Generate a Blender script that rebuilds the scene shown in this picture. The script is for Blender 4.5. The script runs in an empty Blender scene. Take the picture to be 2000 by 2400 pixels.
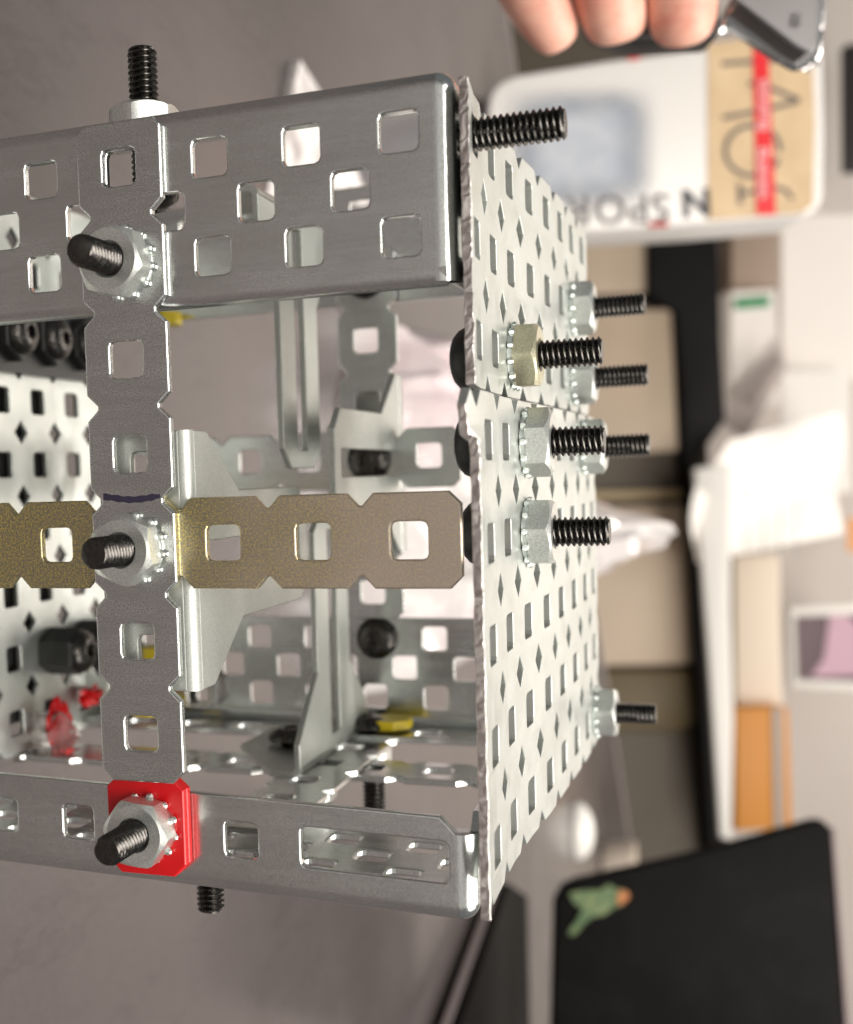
import bpy, bmesh, math, random
from mathutils import Vector, Matrix, noise
random.seed(7)
S = bpy.context.scene
COL = S.collection
PI = math.pi
P = 12.7            # hole pitch of the construction set, mm

# ------------------------------------------------------------------ frames
# Everything is measured in "frame" millimetres: X = real up, Y = towards the left of the
# room, Z = towards the viewer.  W() turns that into Blender metres (world z is up).
def W(p): return Vector((-p[1] * .001, -p[2] * .001, p[0] * .001))
def WD(d): return Vector((-d[1], -d[2], d[0]))
R0 = (0.9355687, -0.0324983, -0.3516461)
R1 = (0.0090254, 0.9976318, -0.0681863)
R2 = (0.3530293, 0.0606192, 0.9336464)
CAM = (77.276, -42.120, 145.757)
FPX, PPX, PPY = 2836.98, 672.58, 1295.24

# ------------------------------------------------------------------ camera
cd = bpy.data.cameras.new('camera'); cam = bpy.data.objects.new('camera', cd); COL.objects.link(cam)
S.camera = cam
cx_, cy_, cz_ = WD(R0).normalized(), WD(R1).normalized(), WD(R2).normalized()
M = Matrix((cx_, cy_, cz_)).transposed().to_4x4(); M.translation = W(CAM)
cam.matrix_world = M
cd.sensor_fit = 'AUTO'; cd.sensor_width = 36; cd.lens = FPX / 2400 * 36
cd.shift_x = (1000 - PPX) / 2400; cd.shift_y = (PPY - 1200) / 2400
cd.clip_start = .005; cd.clip_end = 50
cd.dof.use_dof = True; cd.dof.focus_distance = .166; cd.dof.aperture_fstop = 20; cd.dof.aperture_blades = 0

# ------------------------------------------------------------------ world and lamps
wd = bpy.data.worlds.new('World'); S.world = wd; wd.use_nodes = True
bg = wd.node_tree.nodes['Background']; bg.inputs[0].default_value = (.85, .88, .89, 1); bg.inputs[1].default_value = .18
def lamp(name, p, target, sx, sy, power, col=(1, .945, .875)):
    l = bpy.data.lights.new(name, 'AREA'); l.shape = 'RECTANGLE'; l.size = sx; l.size_y = sy; l.energy = power; l.color = col
    o = bpy.data.objects.new(name, l); COL.objects.link(o); o.location = W(p)
    o.rotation_euler = (W(target) - W(p)).to_track_quat('-Z', 'Y').to_euler()
    return o
lamp('ceiling_or_fill_lamp', (1550, -250, -1000), (0, -100, -900), 1.2, .5, 6)
lamp('ceiling_or_fill_lamp', (1550, -480, -200), (0, -150, -100), 1.2, .5, 8)
lamp('ceiling_or_fill_lamp', (1500, -430, 680), (-72, -240, 340), 2.2, 1.1, 58)
lamp('ceiling_or_fill_lamp', (1750, -100, -2050), (100, -150, -2500), 1.6, .4, 24)  # added fill lamp, brightens the far wall and its papers
lamp('ceiling_or_fill_lamp', (1950, -100, 1400), (300, -100, 2300), 1.8, .5, 13)  # added fill lamp for the unseen wall behind the viewer
S.view_settings.view_transform = 'Standard'; S.view_settings.look = 'None'
S.view_settings.exposure = 0.06; S.view_settings.gamma = 1

# ------------------------------------------------------------------ materials
def mat(name, col, rough=.5, metal=0., spec=.5, **k):
    m = bpy.data.materials.new(name); m.use_nodes = True
    b = m.node_tree.nodes['Principled BSDF']
    b.inputs['Base Color'].default_value = (*col, 1); b.inputs['Roughness'].default_value = rough
    b.inputs['Metallic'].default_value = metal; b.inputs['Specular IOR Level'].default_value = spec
    for a, v in k.items(): b.inputs[a.replace('_', ' ')].default_value = v
    return m
def nt(m):
    t = m.node_tree; return t.nodes, t.links, t.nodes['Principled BSDF']
def noise_node(m, scale, detail=3, rough=.6, stretch=None):
    n, l, b = nt(m)
    tc = n.new('ShaderNodeTexCoord'); src = tc.outputs['Object']
    if stretch:
        mp = n.new('ShaderNodeMapping'); mp.inputs['Scale'].default_value = stretch; l.new(src, mp.inputs[0]); src = mp.outputs[0]
    t = n.new('ShaderNodeTexNoise'); t.inputs['Scale'].default_value = scale; t.inputs['Detail'].default_value = detail
    t.inputs['Roughness'].default_value = rough; l.new(src, t.inputs[0]); return t.outputs[0]
def ramp(m, fac, stops):
    n, l, b = nt(m); r = n.new('ShaderNodeValToRGB'); e = r.color_ramp.elements
    while len(e) < len(stops): e.new(.5)
    for i, (p, c) in enumerate(stops):
        e[i].position = p; e[i].color = (*c, 1) if len(c) == 3 else c
    l.new(fac, r.inputs[0]); return r.outputs[0]
def mixc(m, fac, a, b_, mode='MIX'):
    n, l, b = nt(m); x = n.new('ShaderNodeMix'); x.data_type = 'RGBA'; x.blend_type = mode
    if isinstance(fac, (int, float)): x.inputs[0].default_value = fac
    else: l.new(fac, x.inputs[0])
    for i, v in ((6, a), (7, b_)):
        if isinstance(v, tuple): x.inputs[i].default_value = (*v, 1)
        else: l.new(v, x.inputs[i])
    return x.outputs[2]
def setc(m, sock, name='Base Color'):
    n, l, b = nt(m); l.new(sock, b.inputs[name])
def bump(m, h, strength, dist):
    n, l, b = nt(m); u = n.new('ShaderNodeBump'); u.inputs['Strength'].default_value = strength; u.inputs['Distance'].default_value = dist
    l.new(h, u.inputs['Height']); l.new(u.outputs[0], b.inputs['Normal'])
def g(v): return (v, v, v)

def zinc(name, lo, hi, rough, metal, grain=.35, big=.12, sc=4200):
    m = mat(name, hi, rough, metal)
    f = noise_node(m, sc, 2, .7)
    c = ramp(m, f, [(.36, lo), (.62, hi)])
    w = noise_node(m, 60, 4, .6)
    c = mixc(m, ramp(m, w, [(.35, g(0)), (.7, g(big * 2))]), c, (.42, .42, .40))
    setc(m, c)
    st = noise_node(m, 260, 4, .65, (1, 1, .12))
    setc(m, ramp(m, st, [(.3, g(rough - .06)), (.7, g(rough + .08))]), 'Roughness')
    bump(m, f, grain, .00004)
    return m
ZINC = zinc('zinc_steel', (.60, .615, .61), (.83, .85, .83), .21, 1., .18)
ZINCB = zinc('grained_zinc_steel', (.38, .39, .39), (.92, .94, .92), .24, 1., .42, .12, 5200)
ZINCSIDE = zinc('zinc_plate', (.54, .57, .54), (.60, .63, .60), .38, .82, .05, .14)
GUSS = zinc('matte_zinc_gusset', (.52, .545, .51), (.66, .69, .65), .46, .7, .25, .10)
NUTM = zinc('zinc_nut', (.55, .57, .55), (.76, .78, .74), .32, .85, .2, .1)
NUTY = zinc('yellow_zinc_nut', (.55, .52, .36), (.74, .71, .52), .32, .85, .2, .1)
WASH = mat('washer_zinc', (.66, .70, .68), .4, 1.)
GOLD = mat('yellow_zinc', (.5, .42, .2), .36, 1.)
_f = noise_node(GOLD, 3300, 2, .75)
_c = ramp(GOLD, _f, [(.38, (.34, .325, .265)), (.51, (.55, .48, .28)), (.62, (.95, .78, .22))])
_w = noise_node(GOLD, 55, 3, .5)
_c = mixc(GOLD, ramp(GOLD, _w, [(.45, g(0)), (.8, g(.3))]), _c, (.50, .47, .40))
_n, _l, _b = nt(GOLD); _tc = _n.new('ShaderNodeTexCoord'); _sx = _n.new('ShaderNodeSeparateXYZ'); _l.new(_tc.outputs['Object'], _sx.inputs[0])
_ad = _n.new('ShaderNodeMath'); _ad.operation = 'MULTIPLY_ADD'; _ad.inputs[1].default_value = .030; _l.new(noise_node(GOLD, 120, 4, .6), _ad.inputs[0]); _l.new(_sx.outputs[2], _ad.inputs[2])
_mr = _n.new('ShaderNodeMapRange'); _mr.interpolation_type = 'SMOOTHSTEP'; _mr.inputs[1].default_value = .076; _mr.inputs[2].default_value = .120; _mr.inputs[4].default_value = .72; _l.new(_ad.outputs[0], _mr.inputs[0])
_c = mixc(GOLD, _mr.outputs[0], _c, (.90, .77, .68))  # pinkish reflection at the bar's right end painted into the base colour
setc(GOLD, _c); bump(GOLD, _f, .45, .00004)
BLACKS = mat('black_oxide_screw', (.09, .085, .08), .3, 1.)
setc(BLACKS, ramp(BLACKS, noise_node(BLACKS, 1800, 2), [(.4, g(.2)), (.7, g(.4))]), 'Roughness')
BLACKN = mat('black_nylon', (.018, .018, .018), .42)
RED = mat("red_plastic", (.52, .004, .007), .3)
YEL = mat('yellow_plastic', (.72, .55, .01), .4)
CUT = mat('sheared_edge', (.62, .52, .48), .3, 1.)
_n, _l, _b = nt(CUT); _w = _n.new('ShaderNodeTexWave'); _tc = _n.new('ShaderNodeTexCoord'); _mp = _n.new('ShaderNodeMapping')
_mp.inputs['Rotation'].default_value = (0, .9, 0); _l.new(_tc.outputs['Object'], _mp.inputs[0]); _l.new(_mp.outputs[0], _w.inputs[0])
_w.inputs['Scale'].default_value = 260; _w.inputs['Distortion'].default_value = 9; _w.inputs['Detail'].default_value = 2; _w.inputs['Detail Scale'].default_value = 2
setc(CUT, ramp(CUT, _w.outputs[1], [(.2, (.60, .54, .52)), (.8, (.78, .72, .69))]))
bump(CUT, _w.outputs[1], .35, .00015)
INK = mat('marker_ink', (.025, .02, .045), .5)
LETTER = mat('dark_lettering', (.05, .05, .06), .6)

# ------------------------------------------------------------------ object helpers
def tag(o, label=None, cat=None, group=None, kind=None):
    if label: o['label'] = label
    if cat: o['category'] = cat
    if group: o['group'] = group
    if kind: o['kind'] = kind
    return o
def thing(name, label, cat, p=(0, 0, 0), group=None):
    o = bpy.data.objects.new(name, None); COL.objects.link(o); o.location = W(p); o.empty_display_size = .01
    return tag(o, label, cat, group)
def origin(o):
    v = Vector((0, 0, 0))
    while o: v += o.location; o = o.parent
    return v
def link(name, me, parent=None, label=None):
    o = bpy.data.objects.new(name, me); COL.objects.link(o)
    if parent: o.parent = parent
    if label: o['label'] = label
    return o
def smooth(me, ang=35):
    me.shade_smooth(); me.set_sharp_from_angle(angle=math.radians(ang))
def mesh(name, V, F, m, parent=None, label=None, sm=35, mats=None, fm=None):
    """V in frame mm"""
    off = origin(parent) if parent else Vector((0, 0, 0))
    me = bpy.data.meshes.new(name); me.from_pydata([W(v) - off for v in V], [], F)
    bm = bmesh.new(); bm.from_mesh(me); bmesh.ops.recalc_face_normals(bm, faces=bm.faces); bm.to_mesh(me); bm.free()
    for x in (mats or [m]): me.materials.append(x)
    if fm:
        for p_, i in zip(me.polygons, fm): p_.material_index = i
    if sm: smooth(me, sm)
    return link(name, me, parent, label)
class MB:
    def __init__(s): s.V = []; s.F = []
    def add(s, V, F):
        n = len(s.V); s.V += [tuple(v) for v in V]; s.F += [tuple(i + n for i in f) for f in F]
    def grid(s, rows, cu=False, cv=False):
        nr, nc = len(rows), len(rows[0]); n = len(s.V)
        for r in rows: s.V += [tuple(v) for v in r]
        for i in range(nr - (0 if cu else 1)):
            for j in range(nc - (0 if cv else 1)):
                a, b = i, (i + 1) % nr; c, d = j, (j + 1) % nc
                s.F.append((n + a * nc + c, n + a * nc + d, n + b * nc + d, n + b * nc + c))
    def build(s, name, m, parent=None, label=None, sm=35): return mesh(name, s.V, s.F, m, parent, label, sm)

# ------------------------------------------------------------------ punched sheet
TH = 1.17
def rsq(x, y, h=2.45, r=.75, n=3):
    L = []
    for cxs, cys, a0 in ((1, 1, 0), (-1, 1, 90), (-1, -1, 180), (1, -1, 270)):
        for k in range(n):
            a = math.radians(a0 + 90 * k / (n - 1)); L.append((x + cxs * (h - r) + r * math.cos(a), y + cys * (h - r) + r * math.sin(a)))
    return L
def rrect(x0, x1, y0, y1, r=.75, n=3):
    L = []
    for cx, cy, a0 in ((x1 - r, y1 - r, 0), (x0 + r, y1 - r, 90), (x0 + r, y0 + r, 180), (x1 - r, y0 + r, 270)):
        for k in range(n):
            a = math.radians(a0 + 90 * k / (n - 1)); L.append((cx + r * math.cos(a), cy + r * math.sin(a)))
    return L
def dia(x, y, h=2.25): return [(x + h, y), (x, y + h), (x - h, y), (x, y - h)]
def sheet_raw(loops, t=TH, bev=.16):
    """flat sheet with holes (first loop outer) -> verts (a, b, c), faces; a curve filled and bevelled"""
    cu = bpy.data.curves.new('tmp', 'CURVE'); cu.dimensions = '2D'; cu.fill_mode = 'BOTH'
    cu.extrude = t / 2 - bev; cu.bevel_depth = bev; cu.bevel_resolution = 2; cu.offset = -bev
    for lp in loops:
        sp = cu.splines.new('POLY'); sp.points.add(len(lp) - 1); sp.use_cyclic_u = True
        for pt, q in zip(sp.points, lp): pt.co = (q[0], q[1], 0, 1)
    o = bpy.data.objects.new('tmp', cu); COL.objects.link(o)
    me = bpy.data.meshes.new_from_object(o)
    bm = bmesh.new(); bm.from_mesh(me); bmesh.ops.remove_doubles(bm, verts=bm.verts, dist=.004)
    bpy.data.objects.remove(o); bpy.data.curves.remove(cu); bpy.data.meshes.remove(me)
    return bm
def sheet_vf(loops, mapf, t=TH, bev=.26, cuts=()):
    bm = sheet_raw(loops, t, bev)
    for axis, val in cuts:
        no = (1, 0, 0) if axis == 0 else (0, 1, 0)
        bmesh.ops.bisect_plane(bm, geom=bm.verts[:] + bm.edges[:] + bm.faces[:], plane_co=[val * no[0], val * no[1], 0], plane_no=no)
    bm.verts.index_update()
    V = [mapf(*v.co) for v in bm.verts]; F = [tuple(v.index for v in f.verts) for f in bm.faces]
    bm.free(); return V, F
def pz(z0): return lambda a, b, c: (a, b, z0 + c)            # sheet facing the viewer (a=X, b=Y)
def px(x0): return lambda a, b, c: (x0 + c, b, a)            # sheet facing up       (a=Z, b=Y)
def py(y0): return lambda a, b, c: (a, y0 + c, b)            # sheet facing sideways  (a=X, b=Z)

def strip_outline(a0, a1, b, half, r=0., notches=(), nd=1.6, nw=1.75, ends=(1.7, 1.7)):
    """1-wide bar from a0 to a1 along a, centre line b, with V notches between the holes"""
    L = []
    e0, e1 = ends
    L += [(a0, b - half + e0), (a0 + e0, b - half)]
    for n in notches: L += [(n - nw, b - half), (n - .25, b - half + nd), (n + .25, b - half + nd), (n + nw, b - half)]
    L += [(a1 - e1, b - half), (a1, b - half + e1), (a1, b + half - e1), (a1 - e1, b + half)]
    for n in reversed(notches): L += [(n + nw, b + half), (n + .25, b + half - nd), (n - .25, b + half - nd), (n - nw, b + half)]
    L += [(a0 + e0, b + half), (a0, b + half - e0)]
    return L
def swap(L): return [(y, x) for x, y in L]
def rough_line(pts, step=.55, amp=.12):
    out = []
    for (x0, y0), (x1, y1) in zip(pts, pts[1:]):
        n = max(1, int(math.hypot(x1 - x0, y1 - y0) / step))
        for k in range(n): out.append((x0 + (x1 - x0) * k / n + random.uniform(-amp, amp), y0 + (y1 - y0) * k / n))
    return out

# ------------------------------------------------------------------ fasteners (local z = axis, mm)
def lmesh(name, V, F, m, sm=35):
    me = bpy.data.meshes.new(name); me.from_pydata([(v[0] * .001, v[1] * .001, v[2] * .001) for v in V], [], F)
    bm = bmesh.new(); bm.from_mesh(me); bmesh.ops.recalc_face_normals(bm, faces=bm.faces); bm.to_mesh(me); bm.free()
    me.materials.append(m); smooth(me, sm); return me
def lathe(prof, n=32, hexr=()):
    V, F = [], []
    for i, (r, z) in enumerate(prof):
        for k in range(n):
            a = 2 * PI * k / n; rr = r
            if i in hexr: rr = r / math.cos((a % (PI / 3)) - PI / 6)
            V.append((rr * math.cos(a), rr * math.sin(a), z))
    for i in range(len(prof) - 1):
        for k in range(n):
            F.append((i * n + k, i * n + (k + 1) % n, (i + 1) * n + (k + 1) % n, (i + 1) * n + k))
    F.append(tuple(range(n))); F.append(tuple((len(prof) - 1) * n + k for k in range(n)))
    return V, F
def screw_mesh(L, head=True):
    """threaded shaft from z=0 to L, button head below z=0"""
    n = 24; pitch = .80; per = 6; V, F = [], []
    nz = int(L / pitch * per)
    for i in range(nz + 1):
        z = L * i / nz
        for k in range(n):
            a = 2 * PI * k / n; ph = (z / pitch - k / n) % 1.
            d = abs(ph - .5) * 2                         # 0 = crest, 1 = root
            r = 2.10 - .50 * max(0, (d - .18) / .82)
            r = min(r, 1.72 + (L - z) * 1.1)
            V.append((r * math.cos(a), r * math.sin(a), z))
    for i in range(nz):
        for k in range(n): F.append((i * n + k, i * n + (k + 1) % n, (i + 1) * n + (k + 1) % n, (i + 1) * n + k))
    F.append(tuple(nz * n + k for k in range(n)))
    if head:
        hv, hf = lathe([(1.9, 0), (4.1, 0), (4.35, -.35), (4.2, -.95), (3.6, -1.65), (2.7, -2.2), (1.9, -2.42), (1.36, -2.42), (1.2, -2.3), (1.2, -1.1)], 36, (7, 8, 9))
        o = len(V); V += hv; F += [tuple(i + o for i in f) for f in hf]
    return V, F
def nut_mesh(H=3.3, af=8.75):
    n = 60; rows = []
    rc = af / 2 - .1
    def rh(a): return af / 2 / math.cos((a % (PI / 3)) - PI / 6)
    def row(fr, fz): return [(fr(a) * math.cos(a), fr(a) * math.sin(a), fz(a)) for a in (2 * PI * k / n for k in range(n))]
    V, F = [], []
    for r in (row(lambda a: 2.1, lambda a: 0), row(lambda a: rh(a) - .15, lambda a: 0), row(lambda a: min(rh(a), 4.93), lambda a: .12),
              row(lambda a: min(rh(a), 4.93), lambda a: H - .15 - max(0, rh(a) - rc) * .62), row(lambda a: rc - .25, lambda a: H),
              row(lambda a: 2.45, lambda a: H), row(lambda a: 2.1, lambda a: H - .4), row(lambda a: 2.1, lambda a: 0)): V += r
    for i in range(7):
        for k in range(n): F.append((i * n + k, i * n + (k + 1) % n, (i + 1) * n + (k + 1) % n, (i + 1) * n + k))
    return V, F
def washer_mesh():
    V, F = lathe([(2.2, 0), (4.35, 0), (4.45, .2), (4.35, .75), (2.2, .75)], 36)
    for k in range(12):
        a = 2 * PI * k / 12 + .13; c = (4.5 * math.cos(a), 4.5 * math.sin(a), .52)
        o = len(V)
        for i in range(5):
            th = PI * i / 4
            for j in range(8):
                ph = 2 * PI * j / 8
                V.append((c[0] + .62 * math.sin(th) * math.cos(ph), c[1] + .62 * math.sin(th) * math.sin(ph), c[2] + .52 * math.cos(th)))
        for i in range(4):
            for j in range(8): F.append((o + i * 8 + j, o + i * 8 + (j + 1) % 8, o + (i + 1) * 8 + (j + 1) % 8, o + (i + 1) * 8 + j))
    return V, F
SCREWS = {}
def smesh(L, head=True):
    if (L, head) not in SCREWS: SCREWS[L, head] = lmesh('screw', *screw_mesh(L, head), BLACKS, 38)
    return SCREWS[L, head]
NUT = lmesh('hex_nut', *nut_mesh(), NUTM, 28); NUT2 = NUT.copy(); NUT2.materials.clear(); NUT2.materials.append(NUTY)
WASHER = lmesh('tooth_washer', *washer_mesh(), WASH, 40)
def aim(o, p, d, parent, spin=0):
    q = WD(d).normalized().to_track_quat('Z', 'Y').to_matrix().to_4x4()
    o.matrix_basis = Matrix.Translation(W(p) - origin(parent)) @ q @ Matrix.Rotation(spin, 4, 'Z')
def screw(p, d, L, parent, nut_at=None, spin=0., yellow=False, label=None, nlabel=None, head=True):
    """head seat at p, pointing along d; nut seat nut_at mm from p"""
    o = link('screw', smesh(L, head), parent, label); aim(o, p, d, parent)
    if nut_at is not None:
        w_ = link('tooth_washer', WASHER, o); w_.location = (0, 0, nut_at * .001); w_.rotation_euler = (0, 0, random.random())
        n_ = link('hex_nut', NUT2 if yellow else NUT, o, nlabel); n_.location = (0, 0, (nut_at + .75) * .001); n_.rotation_euler = (0, 0, spin)
    return o

# ================================================================== THE ROBOT FRAME
BOT = thing('robot_frame', 'bolted frame of perforated zinc steel rails, bars and plates on the grey table', 'robot frame', (-62, -45, -50))

def holes(xs, ys, h=2.45): return [rsq(x, y, h) for x in xs for y in ys]
def corner(mb, c, r, sy, zend, n=8):
    # folded corner where two bends meet: a ball octant, then a rounded edge running back
    oct_ = []
    for i in range(n + 1):
        a = PI / 2 * i / n
        oct_.append([(c[0] + r * math.sin(a) * math.cos(b), c[1] + sy * r * math.sin(a) * math.sin(b), c[2] + r * math.cos(a)) for b in (PI / 2 * j / n for j in range(n + 1))])
    oct_.append([(x, y, zend) for x, y, z in oct_[-1]])
    mb.grid(oct_)
def arc_strip(mb, path, prof_in, prof_out): mb.grid([prof_in, prof_out])
def bent(mb, line, c, a0, a1, r0, r1, n=10, ends=True):
    """quarter-round bend swept along a line: line(s)->3D point builder given (radius, angle)"""
    outer = []; inner = []
    def ext(r, a, sg):       # short flat lap onto the neighbouring sheet, so no groove shows at the joint
        p0, p1 = line(r, a), line(r, a + 1e-3 * sg); res = []
        for q0, q1 in zip(p0, p1):
            d = Vector(q1) - Vector(q0); d = d.normalized() if d.length else d
            res.append(tuple(Vector(q0) - d * .45))
        return res
    A_, B_ = math.radians(a0), math.radians(a1)
    for r, L in ((r1 + .012, outer), (r0 - .012, inner)):
        L.append(ext(r, A_, 1))
        for i in range(n + 1): L.append(line(r, A_ + (B_ - A_) * i / n))
        if a1 - a0 > 80: L.append(ext(r, B_, -1))
    A0 = [o[0] for o in outer]; A1 = [o[1] for o in outer]; B0 = [o[0] for o in inner]; B1 = [o[1] for o in inner]
    mb.grid([A0, A1, B1, B0], cu=True)
    for L0, L1 in ((A0, B0), (A1, B1)): mb.grid([L0, L1])

# ---- front top rail: two holes tall, staggered middle row, bent lip below, flange above and at the right end
z0 = -1.2
xa, xb = -5.2 * P, 3.37 * P
ya, yb = -1.36 * P, .38 * P
zc = z0 - TH / 2
mb = MB()
out = [(xa, ya), (xb, ya), (xb, yb), (xa, yb)]
hl = [rsq(k * P, r) for k in range(-4, 4) for r in (0, -P)] + [rsq((k + .5) * P, -.5 * P) for k in range(-5, 3)]
mb.add(*sheet_vf([out] + hl, pz(zc)))
# top bend and flange
rb, rB = .9, .9 + TH
def topbend(r, a): return [(x, yb + r * math.sin(a), z0 - TH - .9 + r * math.cos(a)) for x in (xa, xb)]
bent(mb, topbend, None, 0, 90, rb, rB)
yt = yb + rb + TH / 2
mb.add(*sheet_vf([[(xa, -14.2), (xb, -14.2), (xb, z0 - TH - .9), (xa, z0 - TH - .9)]] + [rsq(k * P, -7.8) for k in range(-4, 4)], py(yt)))
def botbend(r, a): return [(x, ya - r * math.sin(a), z0 - TH - .9 + r * math.cos(a)) for x in (xa, xb + .9)]
bent(mb, botbend, None, 0, 62, rb, rB)
def endbend(r, a): return [(xb + r * math.sin(a), y, z0 - TH - .9 + r * math.cos(a)) for y in (ya - 1.3, yb)]
bent(mb, endbend, None, 0, 90, .9, .9 + TH)
corner(mb, (xb, yb, z0 - TH - .9), .9 + TH, 1, -15)
mb.add(*sheet_vf([[(-15, ya - 1.3 + 2), (-13, ya - 1.3), (z0 - TH - .9, ya - 1.3), (z0 - TH - .9, yb), (-15, yb)]] + [rsq(-7.4, 0), rsq(-7.4, -P)], px(xb + .9 + TH / 2)))
mb.build('rail', ZINC, BOT, sm=12)

# ---- vertical bar: seven holes, V notches
ou = strip_outline(-6.53 * P, .47 * P, 0, 6.25, notches=[-(k + .5) * P for k in range(0, 6)][::-1], ends=(1.7, 1.1))
V, F = sheet_vf([swap(ou)] + holes([0], [-k * P for k in range(0, 7)]), pz(-TH / 2))
bar = mesh('bar', V, F, ZINCB, BOT, sm=12)
# felt-pen line across the bar, scratches
mb = MB()
rows = []
for i in range(25):
    t = i / 24; x = -4.3 + 8.6 * t; y = -3.44 * P - .42 * math.sin(t * PI) - .15 * t + .03 * math.sin(t * 9); h = .44 + .06 * math.sin(t * 31) - (.12 if t > .9 else 0)
    rows.append([(x, y - h, .006), (x, y + h, .006)])
mb.grid(rows)
o = mb.build('pen_mark', INK, bar, sm=0)
SCR = mat('scratch', (.75, .74, .70), .3, 1.)
mb = MB()
for x0, x1, y in ((-4.6, 2.4, -2.52 * P), (-5.9, -4.3, -5.08 * P)):
    mb = MB(); mb.grid([[(x0, y - .04, .005), (x0, y + .04, .005)], [(x1, y + .02, .005), (x1, y + .09, .005)]])
    mb.build('scratch', SCR, bar, sm=0)

# ---- gold bar
yg = -3.96 * P
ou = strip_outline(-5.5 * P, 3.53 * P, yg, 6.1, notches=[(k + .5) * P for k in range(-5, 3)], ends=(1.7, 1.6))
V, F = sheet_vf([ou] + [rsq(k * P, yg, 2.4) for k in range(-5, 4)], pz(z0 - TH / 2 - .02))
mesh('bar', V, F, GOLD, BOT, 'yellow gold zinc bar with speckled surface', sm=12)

# ---- red spacer bars under the lower nut (two stacked)
for i, zz in enumerate((-1.25, -2.45)):
    hw = 5.9 + i * .05
    ou = [(-hw, -7.58 * P + 1.8), (-hw + 1.8, -7.58 * P), (hw - 1.8, -7.58 * P), (hw, -7.58 * P + 1.8), (hw, -6.62 * P), (hw - 1.8, -6.5 * P), (hw - 1.8, -6.42 * P), (-hw + 1.8, -6.42 * P), (-hw + 1.8, -6.5 * P), (-hw, -6.62 * P)]
    ou = [(x - .5, y) for x, y in ou]
    V, F = sheet_vf([ou] + holes([-.3], [-7.05 * P], 2.3), pz(zz - TH / 2))
    mesh('spacer_bar', V, F, RED, BOT, 'red plastic spacer bar', sm=12)

# ---- front bottom rail: one hole tall with a long slot, wide flange below
zr = -3.75
xa, xb = -5.2 * P, 3.36 * P
ya, yb = -7.60 * P, -6.70 * P
mb = MB()
out = [(xa, ya), (xb, ya), (xb, yb - 2.2), (xb - 2.2, yb), (xa, yb)]
hl = [rsq(k * P, -7.17 * P) for k in range(-4, 2)] + [rrect(1.68 * P, 3.27 * P, -7.17 * P - 2.75, -7.17 * P + 2.75, .9, 4)]
mb.add(*sheet_vf([out] + hl, pz(zr - TH / 2)))
def bb(r, a): return [(x, ya - r * math.sin(a), zr - TH - 1.2 + r * math.cos(a)) for x in (xa, xb)]
bent(mb, bb, None, 0, 90, 1.2, 1.2 + TH, 10)
yf = ya - 1.2 - TH / 2
fl = [(xa, -41), (xb, -41), (xb, zr - TH - 1.2), (xa, zr - TH - 1.2)]
hl = [rsq(k * P, z) for k in range(-4, 4) for z in (-10.4, -10.4 - P)] + [rsq((k + .5) * P, z) for k in range(-5, 3) for z in (-10.4 - P / 2, -10.4 - 1.5 * P)]
mb.add(*sheet_vf([fl] + hl, py(yf)))
def eb(r, a): return [(xb + r * math.sin(a), y, zr - TH - 1.2 + r * math.cos(a)) for y in (ya, yb - 2.2)]
bent(mb, eb, None, 0, 90, 1.2, 1.2 + TH, 10)
corner(mb, (xb, ya, zr - TH - 1.2), 1.2 + TH, -1, -17)
mb.add(*sheet_vf([[(-17, ya), (zr - TH - 1.2, ya), (zr - TH - 1.2, yb - 2.2), (zr - TH - 3.0, yb), (-14.5, yb), (-17, yb - 2.5)]] + [rsq(-11, -7.17 * P)], px(xb + 1.2 + TH / 2)))
mb.V = [(x, y - .028 * (x - 10), z) for x, y, z in mb.V]
mb.build('rail', ZINC, BOT, sm=12)

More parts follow.
